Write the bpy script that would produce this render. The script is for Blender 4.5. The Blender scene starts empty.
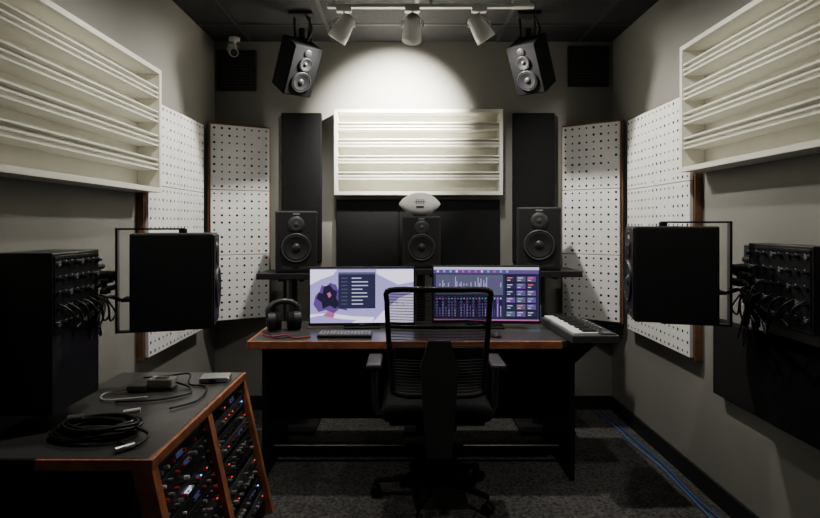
import bpy, bmesh, math, random
from mathutils import Matrix, Vector
random.seed(7)
R=math.radians
# ---------------------------------------------------------------- materials
def mat(name,col,rough=0.6,metal=0.0,emit=None,es=0,noise=0,nscale=60,bump=0,alpha=1,spec=0.5):
    m=bpy.data.materials.new(name); m.use_nodes=True
    nt=m.node_tree; b=nt.nodes['Principled BSDF']
    c=(*col,1)
    b.inputs['Base Color'].default_value=c
    b.inputs['Roughness'].default_value=rough
    b.inputs['Metallic'].default_value=metal
    b.inputs['Specular IOR Level'].default_value=spec
    if emit:
        b.inputs['Emission Color'].default_value=(*emit,1); b.inputs['Emission Strength'].default_value=es
    if alpha<1: b.inputs['Alpha'].default_value=alpha
    if noise or bump:
        tc=nt.nodes.new('ShaderNodeTexCoord'); n=nt.nodes.new('ShaderNodeTexNoise')
        n.inputs['Scale'].default_value=nscale; n.inputs['Detail'].default_value=4
        nt.links.new(tc.outputs['Object'],n.inputs['Vector'])
        if noise:
            mx=nt.nodes.new('ShaderNodeMix'); mx.data_type='RGBA'
            mx.inputs['A'].default_value=tuple(x*(1-noise) for x in col)+(1,)
            mx.inputs['B'].default_value=tuple(min(1,x*(1+noise)) for x in col)+(1,)
            cr=nt.nodes.new('ShaderNodeMapRange'); cr.inputs['From Min'].default_value=.35; cr.inputs['From Max'].default_value=.65
            nt.links.new(n.outputs['Fac'],cr.inputs['Value'])
            nt.links.new(cr.outputs['Result'],mx.inputs['Factor'])
            nt.links.new(mx.outputs['Result'],b.inputs['Base Color'])
        if bump:
            bp=nt.nodes.new('ShaderNodeBump'); bp.inputs['Strength'].default_value=bump; bp.inputs['Distance'].default_value=.01
            nt.links.new(n.outputs['Fac'],bp.inputs['Height']); nt.links.new(bp.outputs['Normal'],b.inputs['Normal'])
    return m
WALL=mat('wall_paint',(.222,.216,.196),.75,noise=.04,nscale=3,bump=.05)
CEIL=mat('ceiling_black',(.013,.013,.015),.85,noise=.5,nscale=70,bump=.3)
TBAR=mat('ceiling_grid',(.03,.03,.034),.5)
CARPET=mat('carpet',(.068,.065,.063),.95,noise=.7,nscale=75,bump=.9)
BASE=mat('baseboard_black',(.01,.01,.01),.5)
CREAM=mat('cream_paint',(.72,.71,.63),.55,noise=.03,nscale=12)
WHITEB=mat('white_board',(.80,.80,.79),.6,noise=.03,nscale=10)
HOLE=mat('hole_dark',(.015,.015,.015),.9)
WOOD=mat('cherry_wood',(.44,.155,.075),.4,noise=.25,nscale=18)
BROWN=mat('brown_wood',(.20,.09,.045),.5,noise=.3,nscale=14)
FABRIC=mat('black_fabric',(.010,.010,.011),.95,noise=.3,nscale=150,bump=.2,spec=.2)
BLK=mat('black_plastic',(.012,.012,.013),.5,spec=.35)
BLK2=mat('black_satin',(.020,.020,.022),.4,spec=.4)
VINYL=mat('speaker_vinyl',(.026,.026,.028),.6,noise=.15,nscale=200,bump=.15,spec=.35)
HUNG=mat('speaker_matte_black',(.007,.007,.008),.8,spec=.12)
CONE=mat('speaker_cone',(.012,.012,.013),.6,spec=.3)
RING=mat('speaker_ring',(.035,.035,.037),.45,spec=.4)
METAL=mat('dark_metal',(.05,.05,.055),.35,metal=.8)
SILVER=mat('silver',(.55,.55,.56),.3,metal=.8)
WHITE=mat('white_enamel',(.78,.78,.76),.4)
BALL=mat('white_leather',(.92,.92,.90),.5)
GREY=mat('grey_plastic',(.22,.22,.22),.45)
DGREY=mat('dark_grey_plastic',(.06,.06,.062),.4)
LAM=mat('desk_laminate',(.06,.058,.056),.3)
RUB=mat('cable_rubber',(.012,.012,.012),.45)
BLUE=mat('cable_blue',(.02,.08,.26),.5)
PANEL=mat('gear_panel',(.03,.03,.033),.35,metal=.4)
PANEL2=mat('gear_panel_grey',(.08,.08,.09),.4,metal=.4)
REDK=mat('knob_red',(.5,.03,.03),.35)
LEDR=mat('led_red',(.4,.02,.02),.4,emit=(1,.08,.05),es=1.2)
LEDB=mat('led_blue',(.1,.1,.5),.4,emit=(.3,.4,1),es=3)
LEDG=mat('led_green',(.1,.4,.2),.4,emit=(.2,1,.4),es=.8)
BULB=mat('lamp_glow',(1,1,1),.4,emit=(1,.93,.8),es=12)
def em(n,c,s): return mat(n,(0,0,0),.3,emit=c,es=s)
S_LAV=em('screen_lavender',(.42,.37,.80),1.15); S_WHT=em('screen_white',(.80,.74,1),1.7)
S_DK=em('screen_dark',(.02,.017,.045),1); S_PUR=em('screen_purple',(.14,.07,.30),1.0)
S_MAG=em('screen_magenta',(.45,.12,.3),1.2)
S_NAVY=em('screen_navy',(.03,.03,.08),1.0); S_TXT=em('screen_text',(.55,.55,.8),1.2)
S_TEAL=em('screen_teal',(.1,.45,.6),1.2); S_GRY=em('screen_grey',(.10,.10,.18),1.1); S_RED=em('screen_red',(.8,.1,.15),1.5)
MESHF=mat('chair_mesh',(.016,.016,.017),.8,alpha=.55)
# ---------------------------------------------------------------- builder
class B:
    def __init__(s,name):
        s.name=name; s.bm=bmesh.new(); s.mats=[]; s.M=Matrix.Identity(4)
    def mi(s,m):
        if m not in s.mats: s.mats.append(m)
        return s.mats.index(m)
    def add(s,t,m,L=None,smooth=False):
        i=s.mi(m)
        for f in t.faces: f.material_index=i; f.smooth=smooth
        t.transform(s.M@(L if L is not None else Matrix.Identity(4)))
        me=bpy.data.meshes.new('t'); t.to_mesh(me); t.free(); s.bm.from_mesh(me); bpy.data.meshes.remove(me)
    def box(s,c,sz,m,bev=0,rot=None,seg=2,smooth=False):
        t=bmesh.new(); bmesh.ops.create_cube(t,size=1); t.transform(Matrix.Diagonal((*sz,1)))
        if bev: bmesh.ops.bevel(t,geom=t.edges[:],offset=bev,segments=seg,profile=.5,affect='EDGES')
        L=Matrix.Translation(c)
        if rot is not None: L=L@rot
        s.add(t,m,L,smooth)
    def bx(s,x0,x1,y0,y1,z0,z1,m,bev=0):
        s.box(((x0+x1)/2,(y0+y1)/2,(z0+z1)/2),(abs(x1-x0),abs(y1-y0),abs(z1-z0)),m,bev)
    def cyl(s,p,q,r,m,r2=None,n=20,caps=True):
        p=Vector(p);q=Vector(q);d=q-p
        t=bmesh.new(); bmesh.ops.create_cone(t,cap_ends=caps,segments=n,radius1=r,radius2=r if r2 is None else r2,depth=d.length)
        L=Matrix.Translation((p+q)/2)@Vector((0,0,1)).rotation_difference(d).to_matrix().to_4x4()
        s.add(t,m,L,False)
    def sph(s,c,sz,m,n=20,rot=None):
        t=bmesh.new(); bmesh.ops.create_uvsphere(t,u_segments=n,v_segments=n//2+2,radius=1); t.transform(Matrix.Diagonal((*sz,1)))
        L=Matrix.Translation(c)
        if rot is not None: L=L@rot
        s.add(t,m,L,True)
    def lathe(s,prof,c,axis,m,n=28):
        t=bmesh.new(); rings=[]
        for r,h in prof:
            rings.append([t.verts.new((max(r,1e-4)*math.cos(2*math.pi*k/n),max(r,1e-4)*math.sin(2*math.pi*k/n),h)) for k in range(n)])
        for a,b in zip(rings,rings[1:]):
            for k in range(n): t.faces.new((a[k],a[(k+1)%n],b[(k+1)%n],b[k]))
        L=Matrix.Translation(c)@Vector((0,0,1)).rotation_difference(Vector(axis)).to_matrix().to_4x4()
        s.add(t,m,L,True)
    def tube(s,pts,r,m,n=8,sub=6,closed=False):
        P=[Vector(p) for p in pts]; C=[]
        if sub>1 and len(P)>2:
            N=len(P)
            for i in range(N if closed else N-1):
                g=lambda k:P[k%N] if closed else P[max(0,min(N-1,k))]
                a,b,c,d=g(i-1),g(i),g(i+1),g(i+2)
                for j in range(sub):
                    t=j/sub
                    C.append(.5*((2*b)+(c-a)*t+(2*a-5*b+4*c-d)*t*t+(3*b-a-3*c+d)*t**3))
            if not closed: C.append(P[-1])
        else: C=P
        t=bmesh.new(); rings=[]; K=len(C); up=None
        for i in range(K):
            if closed: d=C[(i+1)%K]-C[i-1]
            else: d=C[min(i+1,K-1)]-C[max(i-1,0)]
            if d.length<1e-7: d=Vector((0,0,1))
            d.normalize()
            if up is None:
                up=Vector((0,0,1)) if abs(d.z)<.9 else Vector((1,0,0))
            u=(up-d*up.dot(d))
            if u.length<1e-4: u=d.orthogonal()
            u.normalize(); v=d.cross(u); up=u
            rings.append([t.verts.new(C[i]+(u*math.cos(2*math.pi*k/n)+v*math.sin(2*math.pi*k/n))*r) for k in range(n)])
        for i in range(K if closed else K-1):
            a=rings[i];b=rings[(i+1)%K]
            for k in range(n): t.faces.new((a[k],a[(k+1)%n],b[(k+1)%n],b[k]))
        if not closed:
            t.faces.new(rings[0][::-1]); t.faces.new(rings[-1])
        s.add(t,m,None,True)
    def poly(s,vs,m):
        t=bmesh.new(); t.faces.new([t.verts.new(v) for v in vs]); s.add(t,m)
    def disc(s,c,r,m,n=10):  # facing -Y
        s.poly([(c[0]+r*math.cos(2*math.pi*k/n),c[1],c[2]+r*math.sin(2*math.pi*k/n)) for k in range(n)],m)
    def prism(s,outline,y0,y1,m): # outline in (x,z)
        t=bmesh.new(); a=[t.verts.new((x,y0,z)) for x,z in outline]; b=[t.verts.new((x,y1,z)) for x,z in outline]
        t.faces.new(a); t.faces.new(b[::-1]); n=len(a)
        for i in range(n): t.faces.new((a[i],b[i],b[(i+1)%n],a[(i+1)%n]))
        bmesh.ops.recalc_face_normals(t,faces=t.faces[:]); s.add(t,m)
    def done(s):
        me=bpy.data.meshes.new(s.name)
        vs=[v.co for v in s.bm.verts]
        c=Vector(((min(v.x for v in vs)+max(v.x for v in vs))/2,(min(v.y for v in vs)+max(v.y for v in vs))/2,min(v.z for v in vs)))
        s.bm.transform(Matrix.Translation(-c)); s.bm.to_mesh(me); s.bm.free()
        for m in s.mats: me.materials.append(m)
        o=bpy.data.objects.new(s.name,me); o.location=c; bpy.context.collection.objects.link(o)
        return o
def T(x,y,z,rz=0,rx=0,ry=0):
    return Matrix.Translation((x,y,z))@Matrix.Rotation(R(rz),4,'Z')@Matrix.Rotation(R(rx),4,'X')@Matrix.Rotation(R(ry),4,'Y')
# ---------------------------------------------------------------- room
XL,XR,YB,YR,ZC=-1.41,1.55,4.08,-1.3,2.74
def slab(name,a,m):
    b=B(name); b.bx(*a,m); return b.done()
slab('floor',(XL-.1,XR+.1,YR-.1,YB+.1,-.1,0),CARPET)
slab('wall_back',(XL-.1,XR+.1,YB,YB+.1,0,ZC),WALL)
slab('wall_left',(XL-.1,XL,YR,YB,0,ZC),WALL)
slab('wall_right',(XR,XR+.1,YR,YB,0,ZC),WALL)
slab('wall_rear',(XL-.1,XR+.1,YR-.1,YR,0,ZC),WALL)
b=B('ceiling'); b.bx(XL-.1,XR+.1,YR-.1,YB+.1,ZC,ZC+.1,CEIL)
for k in range(6): 
    y=YB-.35-k*.61*1.0
    b.bx(XL,XR,y-.012,y+.012,ZC-.004,ZC,TBAR)
for x in (-1.14,-.53,.08,.69,1.3): b.bx(x-.012,x+.012,YR,YB,ZC-.0035,ZC,TBAR)
b.done()
slab('baseboard_right',(XR-.015,XR,YR,YB-.015,0,.1),BASE)
slab('baseboard_left',(XL,XL+.015,YR,YB-.015,0,.1),BASE)
slab('baseboard_back',(XL,XR,YB-.015,YB,0,.1),BASE)
# ---------------------------------------------------------------- wall diffusers
def diffuser(M,W=1.22,H=.62,D=.13):
    b=B('slatted_sound_diffuser'); b.M=M; f=.025
    b.bx(-W/2,W/2,-.012,0,0,H,CREAM)
    for x in (-W/2,W/2-f): b.bx(x,x+f,-D,-.012,0,H,CREAM,.002)
    b.bx(-W/2+f,W/2-f,-D,-.012,0,f,CREAM,.002); b.bx(-W/2+f,W/2-f,-D,-.012,H-f,H,CREAM,.002)
    seq=[(.125,1),(.045,.45),(.04,.2)]*4+[(.16,1)]
    tot=sum(a for a,_ in seq); z=H-f; IH=H-2*f
    for i,(h,d) in enumerate(seq):
        hh=h/tot*IH
        dep=D*.85*d
        if d<1: b.bx(-W/2+f,W/2-f,-(D-dep),-.012,z-hh,z,CREAM)
        if i: b.bx(-W/2+f,W/2-f,-D+.006,-.012,z-.004,z+.004,CREAM)
        z-=hh
    return b.done()
diffuser(T(.105,YB,1.59))
diffuser(T(XL,2.28,1.545,90),H=.645)
diffuser(T(XR,2.21,1.645,-90),H=.645)
# ---------------------------------------------------------------- perforated panels
def perf(M,cols,W,H,th=.06):
    b=B('perforated_acoustic_panel'); b.M=M
    b.bx(-W/2-.012,W/2+.012,-th+.02,0,-.01,H+.012,BROWN)
    cw=W/cols; rh=H/3
    for i in range(cols):
        for j in range(3):
            x0=-W/2+i*cw; z0=j*rh
            b.bx(x0+.002,x0+cw-.002,-th,-th+.02,z0+.002,z0+rh-.002,WHITEB,.003)
            nx,nz=8,9
            for a in range(nx):
                for c in range(nz):
                    if random.random()<.04: continue
                    r=random.choice((.0068,.0068,.009))
                    b.disc((x0+(a+.5)*cw/nx,-th-.0008,z0+(c+.5)*rh/nz),r,HOLE)
    return b.done()
perf(T(-1.19,3.90+.05,.70,28.7),1,.415,1.38,.05)
perf(T(1.352,3.90+.025,.70,-37.4),1,.41,1.39,.05)
perf(T(XL,3.29,.67,90),2,.80,1.38)
perf(T(XR,3.25,.68,-90),2,.80,1.39)
# ---------------------------------------------------------------- black panels
def blackpanel(x0,x1,y0,y1,z0,z1,name='black_wall_panel'):
    b=B(name); b.bx(x0,x1,y0,y1,z0,z1,FABRIC,.006)
    return b.done()
blackpanel(-.905,-.61,YB-.05,YB,1.10,2.2)
blackpanel(.806,1.112,YB-.05,YB,1.10,2.20)
blackpanel(-.5,-.04,YB-.05,YB,1.04,1.56); blackpanel(-.036,.706,YB-.05,YB,1.04,1.56)
def speakergrille(x0,x1,z0,z1):
    b=B('wall_vent'); b.bx(x0,x1,YB-.03,YB,z0,z1,BLK,.004)
    n=12
    for i in range(n):
        z=z0+.03+(z1-z0-.06)*i/(n-1); b.bx(x0+.025,x1-.025,YB-.036,YB-.03,z-.004,z+.004,BLK2)
    b.done()
speakergrille(1.22,1.52,2.40,2.70); speakergrille(-1.39,-1.10,2.37,2.67)
blackpanel(XR-.05,XR,1.6,2.66,.56,.92)  # plain black slab low on the right wall
# ---------------------------------------------------------------- studio speakers
def driver(b,x,z,y,r,ring=RING):
    b.lathe([(r,0),(r,.008),(r*.92,.012),(r*.86,.006)],(x,y,z),(0,-1,0),ring)
    b.lathe([(r*.86,.006),(r*.8,.010),(r*.74,.008),(r*.35,.002),(r*.3,.002)],(x,y,z),(0,-1,0),CONE)
    b.lathe([(r*.3,.002),(r*.25,.008),(r*.12,.012),(0,.013)],(x,y,z),(0,-1,0),BLK2)
def speakerbody(b,w,h,d,style=0):
    # origin: bottom centre of front face, facing -Y
    b.box((0,d/2,h/2),(w,d,h),VINYL if style==0 else HUNG,.008)
    b.box((0,-.002,h/2),(w*.94,.006,h*.96),BLK if style==0 else HUNG,.002)
    yy=-.005
    if style==0:
        driver(b,0,h*.40,yy,w*.36)
        b.lathe([(w*.2,0),(w*.19,.006),(w*.1,.001),(w*.06,.002),(0,.008)],(0,yy,h*.78),(0,-1,0),RING)
        b.box((-w*.2,yy,h*.08),(w*.3,.004,h*.05),HOLE); b.box((w*.2,yy,h*.08),(w*.3,.004,h*.05),HOLE)
        b.box((w*.0,yy,h*.95),(w*.16,.003,h*.02),GREY)
    else:
        driver(b,0,h*.30,yy,w*.34,BLK); driver(b,0,h*.66,yy,w*.22,BLK)
        b.lathe([(w*.13,0),(w*.12,.006),(w*.05,.001),(0,.006)],(0,yy,h*.87),(0,-1,0),BLK)
def stand(x,y,z,w,d):
    b=B('speaker_stand')
    b.box((x,y,z-.02),(w,d,.04),BLK,.004)
    b.cyl((x,y+.03,.02),(x,y+.03,z-.04),.03,BLK2); b.cyl((x-.06,y+.03,.02),(x-.06,y+.03,z-.04),.012,BLK2)
    b.box((x,y+.02,.012),(w*.85,d*.9,.024),BLK,.004)
    for sx in (-1,1): b.box((x+sx*.07,y+.03,z-.05),(.03,.16,.03),BLK)
    b.done()
for x,w,z,pw,rz,h in ((-.705,.27,1.06,.40,10,.405),(.115,.25,1.09,.27,0,.34),(.885,.28,1.075,.42,-10,.415)):
    stand(x+(-.05 if x<0 else .06 if x>.5 else 0),3.70,z,pw,.34)
    b=B('studio_monitor_speaker'); b.M=T(x,3.58,z+.001,rz); speakerbody(b,w,h,.28); b.done()
# football on centre speaker
b=B('white_football'); b.M=T(.105,3.66,1.431+.083)
prof=[(.0,-.14)]+[(.078*(1-(t/.14)**2)**.8,t) for t in [(-.13+.02*i) for i in range(14)]]+[(0,.14)]
b.lathe(prof,(0,0,0),(1,0,0),BALL,32)
for i in range(5): b.box((-.024+i*.012,-.0775,.012),(.005,.006,.034),GREY,.001)
b.box((0,-.078,.012),(.07,.004,.005),GREY); b.box((0,-.073,-.022),(.05,.006,.012),METAL)
b.cyl((0,0,-.083),(0,0,-.07),.045,BLK); b.done()
# hanging speakers
def hanging(x,y,z,rz,top):
    b=B('ceiling_hung_speaker'); b.M=T(x,y,z,rz,32)@Matrix.Translation((0,-.11,-.16)); speakerbody(b,.195,.32,.20,1)
    b.M=Matrix.Identity(4)
    for sx in (-.05,.05): b.cyl((top[0]+sx,top[1]+.02,ZC-.02),(top[0]+sx*.8,top[1],z+.1),.008,METAL)
    b.box((top[0],top[1],ZC-.012),(.15,.1,.02),BLK,.003); b.box((top[0],top[1]+.01,z+.14),(.14,.05,.09),METAL,.005)
    b.cyl((top[0],top[1],ZC-.1),(top[0],top[1],z+.08),.02,BLK)
    b.tube([(top[0]+.03,top[1]-.02,ZC-.02),(top[0]+.07,top[1]-.03,ZC-.12),(top[0]+.02,top[1]-.03,z+.12)],.006,RUB)
    b.done()
hanging(-.69,3.50,2.39,38,(-.66,3.53)); hanging(.82,3.50,2.40,-38,(.80,3.53))
# security camera
b=B('security_camera')
b.cyl((-1.24,4.0,2.72),(-1.24,4.0,2.74),.04,WHITE); b.cyl((-1.24,4.0,2.66),(-1.24,4.0,2.72),.012,WHITE)
b.cyl((-1.27,4.02,2.665),(-1.20,3.86,2.59),.032,WHITE); b.cyl((-1.20,3.86,2.59),(-1.198,3.855,2.588),.026,BLK)
b.box((-1.235,3.94,2.668),(.05,.14,.006),WHITE,.002,Matrix.Rotation(R(25),4,'Z')@Matrix.Rotation(R(22),4,'X')); b.done()
# ---------------------------------------------------------------- track light
tr=B('ceiling_track_light'); ty=3.28
tr.box((.16,ty,ZC-.055),(1.24,.035,.022),WHITE,.003)
for x in (-.42,.16,.74): tr.cyl((x,ty,ZC-.045),(x,ty,ZC),.008,WHITE)
tr.box((.70,ty,ZC-.04),(.10,.05,.05),WHITE,.004)
heads=[(-.36,(-.5,.15,-.75)),(.05,(-.04,.70,-.6)),(.45,(.5,.15,-.75))]
LI=[]
for x,d in heads:
    d=Vector(d).normalized(); c=Vector((x,ty,ZC-.18))
    tr.box((x,ty,ZC-.075),(.09,.04,.03),WHITE,.003)
    tr.cyl((x,ty,ZC-.12),(x,ty,ZC-.07),.008,WHITE)
    tr.tube([c+Vector((-.062,0,0)),c+Vector((-.06,0,.04)),c+Vector((0,0,.065)),c+Vector((.06,0,.04)),c+Vector((.062,0,0))],.005,WHITE)
    k=.86
    tr.lathe([(r*k,h*k) for r,h in [(0,-.09),(.035,-.088),(.05,-.07),(.055,-.03),(.066,.05),(.07,.1),(.066,.1),(.055,.06),(.05,.05)]],c,d,WHITE,28)
    tr.lathe([(.0,.05),(.045,.05)],c,d,BULB,20)
    LI.append((c+d*.09,d))
tr.done()
def spot(loc,d,e,ang,blend=.6,col=(1,.95,.86),r=.04):
    l=bpy.data.lights.new('spot','SPOT'); l.energy=e; l.spot_size=R(ang); l.spot_blend=blend; l.color=col; l.shadow_soft_size=r
    o=bpy.data.objects.new('track_spot_lamp',l); o.location=loc; o.rotation_euler=Vector(d).to_track_quat('-Z','Y').to_euler(); bpy.context.collection.objects.link(o)
spot(LI[0][0],(-.58,-.02,-.75),98,128,1,r=.03); spot(LI[1][0],(-.10,.72,-.34),900,82,1.0,r=.03); spot(LI[2][0],(.58,-.02,-.75),98,128,1,r=.03)
# unseen second track above the mix position; middle head added to brighten the football
tb=B('ceiling_track_light'); t2=2.15
tb.box((.04,t2,ZC-.055),(1.75,.035,.022),WHITE,.003)
for x in (-.6,.04,.64): tb.cyl((x,t2,ZC-.045),(x,t2,ZC),.008,WHITE)
for x,d,e,a in ((-.72,(-.35,.2,-.9),30,140),(.82,(.35,.2,-.9),32,140),(.10,(0,.75,-.68),50,62)):
    d=Vector(d).normalized(); c=Vector((x,t2,ZC-.17))
    tb.cyl((x,t2,ZC-.12),(x,t2,ZC-.06),.008,WHITE)
    tb.lathe([(0,-.09),(.035,-.088),(.05,-.07),(.055,-.03),(.066,.05),(.07,.1),(.066,.1),(.055,.06),(.05,.05)],c,d,WHITE,28)
    spot(c+d*.10,d,e,a,1,r=.03)
tb.done()
# ---------------------------------------------------------------- surround speakers on wall yokes
def surround(sx,xf,y,z,rz,xw,name='wall_mounted_speaker'):
    b=B(name); b.M=T(xf,y,z,rz); w,h,d=.26,.41,.33
    speakerbody(b,w,h,d)
    for s2 in (-1,1): b.cyl((0,d*.42,h/2+s2*(h/2)),(0,d*.42,h/2+s2*(h/2+.018)),.018,BLK)
    for s2 in (0,1):
        zz=h+.018 if s2 else -.018
        b.box((0,(d*.42+d+.07)/2,zz),(.035,d*.58+.09,.008),METAL)
    b.box((0,d+.075,h/2),(.04,.01,h+.045),METAL,.002)
    b.box((0,d+.005,h*.35),(.14,.012,.12),PANEL)
    for i in range(4): b.cyl((-.04+i*.025,d,h*.3),(-.04+i*.025,d+.05,h*.3),.008,METAL)
    bk_=b.M@Vector((0,d+.08,h*.55))
    b.M=Matrix.Identity(4)
    xb,yb=bk_.x,bk_.y
    zm=z+h*.55
    b.cyl((xb,yb,zm),(xw+sx*.0,yb+.02,zm),.022,METAL); b.box((xw+sx*.008,yb+.02,zm),(.016,.16,.2),BLK,.003)
    for k in range(6):
        ph=random.random()*6
        b.box((xb-sx*(.02+.02*k),yb-.03+.02*math.sin(ph),zm-.06+.03*k),(.03,.04,.025),METAL,.004)
        b.cyl((xb-sx*(.01+.02*k),yb-.08,zm-.05+.03*k),(xb-sx*(.01+.02*k),yb+.02,zm-.05+.03*k),.012,BLK,n=12)
        b.cyl((xb-sx*(.01+.02*k),yb-.084,zm-.05+.03*k),(xb-sx*(.01+.02*k),yb-.08,zm-.05+.03*k),.008,SILVER,n=12)
    for k in range(14):
        a=random.uniform(.0,.08); dr=random.uniform(.10,.36); sp=random.uniform(-.06,.06)
        x0=xb+sx*.0; x1=xw+sx*.06
        b.tube([(x0+sx*.04,yb-.02-a*.3,z+h*.3),(x0,yb-.05-a*.3,z+h*.3+.02),(x0-sx*(.03+sp*.3),yb-.06-a,zm-dr*.5),((x0+x1)/2-sx*sp,yb-.06-a,zm-dr),(x1-sx*sp*.3,yb-.02-a,zm-dr*.3),(x1-sx*.03,yb,zm+.02)],.0042,RUB,6)
    b.done()
surround(1,-.85,2.47,.93,104,XL)
surround(-1,1.02,2.47,.96,-104,XR)
# wall cabinets with patch panel
def cab(x0,x1,y0,y1,z0,z1,face,zp,name):
    b=B(name); b.bx(x0,x1,y0,y1,z0,z1,BLK2,.004)
    sg=1 if face==x1 else -1
    xf=face+sg*.004
    b.bx(face,xf,y0+.01,y1-.01,zp,z1-.012,PANEL,.001)
    n=8
    for i in range(n):
        for j in range(5):
            y=y0+.025+(y1-y0-.05)*i/(n-1); z=zp+.03+(z1-zp-.07)*j/4
            b.cyl((xf,y,z),(xf+sg*.008,y,z),.008,SILVER if (i*3+j)%4==0 else METAL,n=12)
            if (i+j)%2: b.cyl((xf,y,z),(xf+sg*.022,y,z),.004,BLK,n=8)
            b.box((xf,y+.012,z+.01),(.004,.004,.003),WHITE)
    for z in (zp+.012,(zp+z1)/2-.006,z1-.022): b.bx(face,xf+sg*.002,y0+.01,y1-.01,z-.002,z+.002,METAL)
    for i in range(6):
        y=y0+.03+(y1-y0-.06)*i/5; q=random.uniform(.06,.16)
        b.tube([(xf,y,zp+.10),(xf+sg*.04,y+.01,zp+.07),(xf+sg*.035,y+.04,zp+.10-q),(xf+sg*.03,y+.09,zp+.05-q*.3),(xf+sg*.01,y1+.03,zp+.08)],.004,RUB,6)
    b.done()
cab(XL,-1.21,1.88,2.17,.72,1.28,-1.21,1.0,'equipment_cabinet')
cab(XR-.09,XR,1.95,2.32,.98,1.30,XR-.09,1.0,'patch_panel_box')
# ---------------------------------------------------------------- rack desk at left
b=B('equipment_rack_desk')
y0,y1=1.67,2.64; zt=.665; xt=-.777; xb=-.638; x0=-1.36
b.prism([(x0,0),(xb-.05,0),(xt-.05,zt-.03),(x0,zt-.03)],y0+.02,y1-.02,BLK)
b.bx(x0,xt+.0,y0,y1,zt-.03,zt,LAM,.004)
b.bx(-1.12,xt,y0-.012,y0,zt-.034,zt-.001,WOOD,.002); b.bx(x0,-1.12,y0-.012,y0,zt-.034,zt-.001,BLK,.002); b.bx(xt,xt+.014,y0-.012,y1,zt-.034,zt-.001,WOOD,.002)
def face(x_off,ya,yb,m,v0=0,v1=1):
    pa=lambda v:(xt+(xb-xt)*v,(zt-.034)*(1-v))
    (xa,za),(xc,zc)=pa(v0),pa(v1)
    b.prism([(xa-.05,za),(xa+x_off,za),(xc+x_off,zc),(xc-.05,zc)],ya,yb,m)
for ya,yb in ((y0-.01,y0+.03),((y0+y1)/2-.022,(y0+y1)/2+.022),(y1-.03,y1)): face(.012,ya,yb,WOOD)
b.prism([(x0,0),(xb,0),(xt,zt-.034),(x0,zt-.034)],y0-.005,y0+.02,BLK)
sl=Vector((xb-xt,0,-(zt-.034))); L=sl.length; sl.normalize(); nrm=Vector((-sl.z,0,sl.x)); 
F=Matrix(((0,sl.x,nrm.x,xt),(1,0,0,0),(0,sl.z,nrm.z,zt-.034),(0,0,0,1)))
b.M=F
bays=[(y0+.035,(y0+y1)/2-.026),((y0+y1)/2+.026,y1-.035)]
for bi,(ua,ub) in enumerate(bays):
    v=.02; k=0
    while v<L-.06:
        h=random.choice((.0445,.0445,.089)) if k else .0445
        if v+h>L-.02: break
        m=random.choice((PANEL,PANEL,PANEL2,BLK2))
        b.bx(ua,ub,v+.001,v+h-.001,-.045,-.012+random.choice((0,.004)),m,.001)
        nk=random.randint(8,14)
        for i in range(nk):
            u=ua+.03+(ub-ua-.06)*i/(nk-1)
            for q in range(1 if h<.06 else 3):
                vv=v+h*(.5 if h<.06 else .2+.3*q)
                t=random.random()
                if t<.5:
                    kr=random.choice((.005,.007,.008)); km=random.choice((SILVER,GREY,WHITE,REDK,REDK,BLK)) if bi==0 else random.choice((GREY,BLK,SILVER,METAL))
                    b.cyl((u,vv,-.012),(u,vv,.004),kr,km,kr*.8,n=12)
                elif t<.8: b.box((u,vv,-.006),(.010,.005,.006),random.choice((GREY,METAL,BLK)))
                elif t<.87: b.box((u,vv,-.006),(.004,.004,.005),random.choice((LEDR,LEDR,LEDR,LEDB)))
        if random.random()<.35: b.box(((ua+ub)/2+random.uniform(-.1,.1),v+h/2,-.007),(.05,.016,.004),random.choice((S_NAVY,S_GRY,S_TXT)) if bi==0 else S_NAVY)
        for u in (ua+.008,ub-.008): b.cyl((u,v+h/2,-.012),(u,v+h/2,-.006),.004,SILVER,n=8)
        v+=h+(.0 if random.random()<.7 else .02); k+=1
b.done()
# items on rack
zr=zt+.001
b=B('coiled_cable')
for lp in range(11):
    cx=-1.04+random.uniform(-.02,.02); cy=1.85+random.uniform(-.02,.02); rr=random.uniform(.085,.14); z=zr+.009+lp*.0038
    b.tube([(cx+rr*1.05*math.cos(a),cy+rr*.62*math.sin(a),z+.003*math.sin(3*a+lp)) for a in [2*math.pi*i/10+lp for i in range(10)]],.0055,RUB,6,closed=True)
b.tube([(-.93,1.78,zr+.006),(-.86,1.74,zr+.006),(-.84,1.80,zr+.02),(-.9,1.84,zr+.03)],.0055,RUB)
b.cyl((-.86,1.745,zr+.01),(-.90,1.70,zr+.01),.009,SILVER,n=12); b.cyl((-1.14,1.86,zr+.055),(-1.09,1.86,zr+.06),.009,SILVER,n=12)
b.cyl((-.98,1.91,zr+.055),(-.93,1.93,zr+.058),.009,WHITE,n=12)
b.done()
b=B('power_adapter'); b.box((-1.06,2.40,zr+.02),(.11,.07,.04),WHITE,.006); b.box((-1.14,2.35,zr+.012),(.08,.05,.024),GREY,.004)
b.box((-1.06,2.40,zr+.042),(.05,.03,.004),GREY)
b.tube([(-1.0,2.40,zr+.02),(-.93,2.37,zr+.006),(-.90,2.28,zr+.006),(-1.0,2.2,zr+.006),(-1.15,2.18,zr+.006)],.004,RUB)
b.tube([(-1.18,2.34,zr+.01),(-1.25,2.28,zr+.006),(-1.2,2.2,zr+.006),(-1.05,2.24,zr+.006)],.004,WHITE); b.done()
b=B('external_drive'); b.box((-.86,2.50,zr+.011),(.13,.09,.022),SILVER,.005,Matrix.Rotation(R(8),4,'Z')); b.box((-.86,2.452,zr+.011),(.03,.004,.008),BLK); b.done()
b=B('signal_cable')
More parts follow.
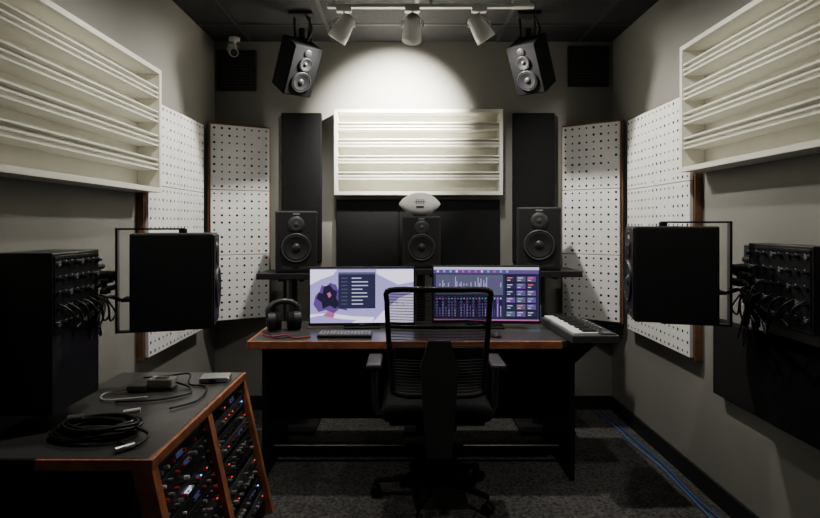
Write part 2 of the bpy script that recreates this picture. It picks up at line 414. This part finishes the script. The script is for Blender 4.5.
b.tube([(-1.2,2.52,zr+.006),(-1.1,2.55,zr+.006),(-.98,2.50,zr+.03),(-.95,2.42,zr+.006),(-.86,2.38,zr+.006),(-.83,2.2,zr+.006),(-.9,2.1,zr+.006)],.004,RUB); b.done()
# ---------------------------------------------------------------- desk
b=B('studio_desk')
dx0,dx1,dy0,dy1=-.83,.94,2.95,3.55
b.bx(dx0,dx1,dy0,dy1,.712,.75,LAM,.003)
b.bx(dx0,dx1-.09,dy0-.018,dy0,.708,.751,WOOD,.004); b.bx(dx0-.014,dx0,dy0-.018,dy1,.708,.751,WOOD,.003)
for x in (dx0+.07,dx1-.035): b.bx(x-.014,x+.014,dy0+.03 if x<0 else dy0-.01,dy1-.02,0,.712,BLK,.003)
b.bx(dx0+.084,dx1-.05,dy1-.06,dy1-.04,.14,.712,BLK)
b.bx(dx0+.084,dx1-.05,dy0+.12,dy0+.14,.65,.712,BLK)
b.bx(dx1,1.14,3.0,3.46,.722,.748,BLK,.003)   # side extension shelf
for y in (3.08,3.38): b.prism([(dx1-.021,.722),(1.10,.722),(dx1-.021,.56)],y-.006,y+.006,BLK)
b.cyl((dx0+.06,dy0+.2,.1),(dx1-.05,dy0+.2,.1),.014,METAL)
for x in (-.40,.42):
    b.bx(x-.2,x+.2,3.18,3.46,.44,.68,BLK2,.004)
    for k in range(4):
        b.bx(x-.19,x+.19,3.172,3.18,.45+k*.056,.50+k*.056,PANEL,.001)
        for q in range(6): b.cyl((x-.15+q*.06,3.172,.475+k*.056),(x-.15+q*.06,3.164,.475+k*.056),.006,DGREY,n=10)
b.done()
b=B('midi_keyboard'); b.M=T(.995,3.15,.752,-88)
w,dd=.58,.25
b.box((0,0,.022),(w,dd,.044),DGREY,.006); b.box((0,.075,.046),(w-.03,.085,.006),BLK,.002)
for i in range(21):
    x=-w/2+.03+i*(w-.06)/20.0
    b.box((x,-.045,.049),((w-.06)/20-.0015,.13,.014),WHITE,.002)
    if i%7 not in (2,6) and i<20: b.box((x+(w-.06)/40,-.02,.060),(.013,.075,.012),BLK,.002)
for i in range(8): b.cyl((-.2+i*.05,.075,.049),(-.2+i*.05,.075,.062),.009,GREY,n=14)
b.box((.24,.075,.05),(.05,.04,.004),S_NAVY)
b.done()
# monitors
def monitor(cx,cz,w,h,rz,kind):
    b=B('computer_monitor'); b.M=T(cx,3.30,cz,rz)
    b.box((0,.012,0),(w,.028,h),BLK,.004); b.box((0,.04,0),(w*.6,.04,h*.6),BLK,.01)
    zb=-(cz-.757)
    b.cyl((0,.07,zb),(0,.07,-h*.1),.02,BLK); b.box((0,.06,zb),(.22,.17,.012),BLK,.004)
    iw,ih=w-.02,h-.028
    def r(u0,u1,v0,v1,m,l=0):
        y=-.0032-.0004*l
        X=lambda u:-iw/2+u*iw; Z=lambda v:ih/2+.004-v*ih
        b.poly([(X(u0),y,Z(v1)),(X(u1),y,Z(v1)),(X(u1),y,Z(v0)),(X(u0),y,Z(v0))],m)
    def pl(pts,m,l):
        y=-.0032-.0004*l
        b.poly([(-iw/2+u*iw,y,ih/2+.004-v*ih) for u,v in pts],m)
    if kind==0:
        r(0,1,0,1,S_LAV)
        pl([(.0,.02),(.26,.02),(.22,.12),(.1,.2),(0,.3)],S_WHT,1)
        pl([(.64,.02),(1,.02),(1,.25),(.85,.3),(.64,.1)],S_WHT,1)
        pl([(.6,1),(1,1),(1,.45),(.86,.55),(.7,.8)],S_WHT,1)
        pl([(.03,.66),(.05,.5),(.09,.42),(.11,.3),(.15,.34),(.19,.26),(.25,.3),(.27,.4),(.31,.5),(.33,.66),(.36,.78),(.28,.74),(.22,.84),(.15,.76),(.08,.8)],S_PUR,2)
        pl([(.06,.55),(.08,.44),(.12,.46),(.13,.33),(.19,.30),(.22,.38),(.26,.42),(.25,.55),(.29,.66),(.24,.74),(.19,.68),(.12,.74),(.11,.62)],S_DK,3)
        pl([(.16,.46),(.19,.43),(.205,.5),(.18,.54)],S_MAG,4)
        pl([(.0,.84),(.2,.82),(.4,.88),(.62,.9),(.6,1),(0,1)],S_WHT,2)
        pl([(.12,.86),(.18,.78),(.24,.84),(.21,.94)],S_MAG,3)
        pl([(.0,.9),(.1,.86),(.3,.93),(.45,.95),(.4,1),(0,1)],S_LAV,3)
        r(.27,.63,.07,.74,S_NAVY,4); r(.27,.63,.07,.11,S_GRY,5)
        for i in range(8):
            v=.17+i*.068; r(.40,.40+random.uniform(.08,.17),v,v+.018,S_TXT,5); r(.30,.36,v,v+.015,S_GRY,5)
        r(0,1,0,.018,S_GRY,3)
        for i in range(4): pl([(.68+i*.07,.5+.05*i),(.69+i*.07,.48+.05*i),(.73+i*.06,.6+.04*i),(.71+i*.06,.64)],S_LAV,2)
    else:
        r(0,1,0,1,S_NAVY); r(0,1,0,.05,S_TXT,1); r(0,1,.05,.12,S_PUR,1)
        for i in range(12): r(.03+i*.06,.05+i*.06,.06,.10,random.choice((S_TEAL,S_TXT,S_MAG)),2)
        r(.02,.66,.14,.52,S_GRY,1)
        for i in range(46):
            u=.03+i*.0135; a=.02+.13*random.random()**2; r(u,u+.005,.33-a,.33+a,random.choice((S_TXT,S_PUR,S_PUR)),2)
        for i in range(22):
            u=.02+i*.029; r(u,u+.02,.56,.93,S_DK if i%2 else S_PUR,1)
            q=random.uniform(.62,.8); r(u+.008,u+.012,q,.92,random.choice((S_TXT,S_GRY,S_LAV)),2)
            r(u+.004,u+.016,.57,.60,random.choice((S_TXT,S_MAG,S_TEAL)),2)
        r(.68,.98,.14,.97,S_DK,1)
        for i in range(3):
            for j in range(6):
                r(.69+i*.098,.775+i*.098,.17+j*.13,.27+j*.13,random.choice((S_GRY,S_PUR,S_NAVY)),2)
                r(.70+i*.098,.75+i*.098,.19+j*.13,.205+j*.13,random.choice((S_TXT,S_TXT,S_RED,S_TEAL)),3)
                r(.70+i*.098,.73+i*.098,.235+j*.13,.25+j*.13,S_TXT,3)
        r(0,1,.975,1,S_MAG,2)
    b.box((0,-.003,-h/2+.008),(.03,.002,.004),LEDG if kind else GREY)
    b.done()
monitor(-.253,.945,.64,.355,3,0); monitor(.495,.955,.65,.35,-3,1)
# keyboard & mouse & headphones & small device
b=B('computer_keyboard'); b.M=T(-.33,3.07,.751)
b.box((0,0,.008),(.30,.12,.016),BLK,.004)
for i in range(15):
    for j in range(5): b.box((-.135+i*.0193,-.044+j*.022,.018),(.016,.018,.006),GREY,.001)
b.done()
b=B('computer_mouse'); b.sph((.515,3.07,.751),(.032,.055,.03),BLK2); b.bx(.513,.517,3.02,3.05,.772,.781,GREY)
for v in (v for v in b.bm.verts if v.co.z<.752): v.co.z=.752
b.done()
b=B('headphones'); b.M=T(-.71,3.24,.752,20)
b.tube([(-.085,0,.06),(-.09,.01,.12),(-.055,.02,.155),(0,.02,.168),(.055,.02,.155),(.09,.01,.12),(.085,0,.06)],.018,BLK2)
for sx in (-1,1):
    b.cyl((sx*.055,0,.055),(sx*.095,0,.055),.054,BLK,n=24); b.cyl((sx*.02,0,.055),(sx*.055,0,.055),.050,FABRIC,n=24); b.cyl((sx*.095,0,.055),(sx*.1,0,.055),.03,METAL,n=24)
b.done()
b=B('desktop_controller'); b.M=T(.83,3.50,.752,-6,0)
b.prism([(-.045,0),(.045,0),(.045,.11),(-.045,.11)],-.01,.02,GREY); b.box((0,-.012,.08),(.07,.004,.04),S_TEAL); 
for i in range(3):
    for j in range(3): b.box((-.025+i*.025,-.012,.015+j*.017),(.016,.005,.01),WHITE)
b.box((0,.005,.006),(.1,.06,.012),BLK,.002); b.done()
b=B('desk_cable'); b.tube([(-.80,3.1,.755),(-.74,3.04,.755),(-.66,3.08,.755),(-.6,3.0,.755),(-.52,3.04,.755)],.004,mat('cable_red',(.35,.03,.02),.4))
b.tube([(-.81,3.14,.755),(-.76,3.1,.755),(-.70,3.0,.755),(-.62,3.05,.755)],.0035,RUB); b.done()
# ---------------------------------------------------------------- office chair
b=B('office_chair'); cx=.157; ybk=2.50
def bk(u,v):
    hw=.205+.03*math.sin(min(1,v*1.1)*math.pi/2)
    return Vector((cx+u*hw, ybk-.03*(1-u*u)+.035*math.sin(v*math.pi)-.02*v, .60+.485*v))
pts=[]
for i in range(9): pts.append(bk(-1+.25*i,1 if 0<i<8 else .975))
for i in range(1,8): pts.append(bk(1,1-i/8))
for i in range(9): pts.append(bk(1-.25*i,0 if 0<i<8 else .025))
for i in range(1,8): pts.append(bk(-1,i/8))
b.tube(pts,.013,BLK,8,3,closed=True)
t=bmesh.new(); G=[[t.verts.new(bk(-1+2*i/16,j/16)) for i in range(17)] for j in range(17)]
for j in range(16):
    for i in range(16): t.faces.new((G[j][i],G[j][i+1],G[j+1][i+1],G[j+1][i]))
b.add(t,MESHF,None,True)
for j in range(36):
    v=.02+j*.96/35; b.tube([bk(-1+.5*i,v)+Vector((0,-.001,0)) for i in range(5)],.0015,DGREY,4,2)
b.tube([bk(-1+.25*i,.64)+Vector((0,-.004,0)) for i in range(9)],.008,BLK,6,2)
b.box((cx,ybk-.03,.80),(.40,.012,.05),BLK,.005)
b.prism([(cx-.05,.86),(cx+.05,.86),(cx+.085,.74),(cx+.07,.50),(cx+.055,.34),(cx-.055,.34),(cx-.07,.50),(cx-.085,.74)],ybk-.075,ybk-.04,DGREY)
b.box((cx,ybk+.1,.37),(.12,.30,.05),BLK,.01)
b.box((cx,2.80,.485),(.53,.50,.085),FABRIC,.04,seg=4,smooth=True)
b.box((cx,2.80,.435),(.46,.42,.03),BLK,.012)
b.box((cx,2.78,.39),(.20,.24,.05),METAL,.01)
for sx in (-1,1):
    b.box((cx+sx*.24,2.78,.415),(.12,.06,.02),BLK,.005)
    b.tube([(cx+sx*.27,2.78,.41),(cx+sx*.30,2.78,.45),(cx+sx*.305,2.77,.56),(cx+sx*.305,2.76,.66)],.017,DGREY)
    b.box((cx+sx*.305,2.77,.683),(.075,.24,.03),DGREY,.012,seg=3)
b.cyl((cx,2.78,.12),(cx,2.78,.37),.022,METAL); b.cyl((cx,2.78,.10),(cx,2.78,.24),.032,BLK); b.cyl((cx,2.78,.07),(cx,2.78,.13),.05,BLK,.04)
for k in range(5):
    a=R(90+72*k+18); d=Vector((math.cos(a),math.sin(a),0)); p=Vector((cx,2.78,.105)); e=p+d*.30+Vector((0,0,-.025))
    L=Matrix.Translation((p+e)/2)@Vector((1,0,0)).rotation_difference((e-p)).to_matrix().to_4x4()
    t=bmesh.new(); bmesh.ops.create_cube(t,size=1); t.transform(Matrix.Diagonal(((e-p).length,.045,.032,1)))
    for v in t.verts:
        if v.co.x>0: v.co.y*=.6; v.co.z*=.7
    bmesh.ops.bevel(t,geom=t.edges[:],offset=.006,segments=2,affect='EDGES'); b.add(t,BLK,L)
    side=Vector((-d.y,d.x,0)); w=p+d*.30; b.cyl((w.x,w.y,.04),(w.x,w.y,.085),.008,METAL,n=8)
    for s2 in (-1,1):
        q=Vector((w.x,w.y,.027))+side*.016*s2; b.cyl(q-side*.009,q+side*.009,.027,BLK,n=18)
b.done()
# ---------------------------------------------------------------- floor cables
b=B('network_cable')
PALE=mat('cable_pale',(.08,.14,.28),.5)
for o in (0,.03):
    b.tube([(1.44-o,3.98,.008),(1.46-o,3.7,.008),(1.47-o*1.4,3.4,.008),(1.48-o,3.1,.008),(1.46-o*.6,2.8,.008),(1.47-o*1.3,2.5,.008),(1.48-o,2.2,.008),(1.47-o,1.7,.008)],.006,BLUE if o==0 else PALE)
b.done()
# ---------------------------------------------------------------- world, camera
w=bpy.data.worlds.new('w'); bpy.context.scene.world=w; w.use_nodes=True
w.node_tree.nodes['Background'].inputs[0].default_value=(.5,.55,.6,1); w.node_tree.nodes['Background'].inputs[1].default_value=.02
c=bpy.data.cameras.new('camera'); c.sensor_width=36; c.lens=547*36/820; c.shift_x=6/820; c.shift_y=-35/820; c.clip_start=.02
co=bpy.data.objects.new('camera',c); co.location=(0,0,1.38); co.rotation_euler=(R(90),0,0); bpy.context.collection.objects.link(co)
bpy.context.scene.camera=co
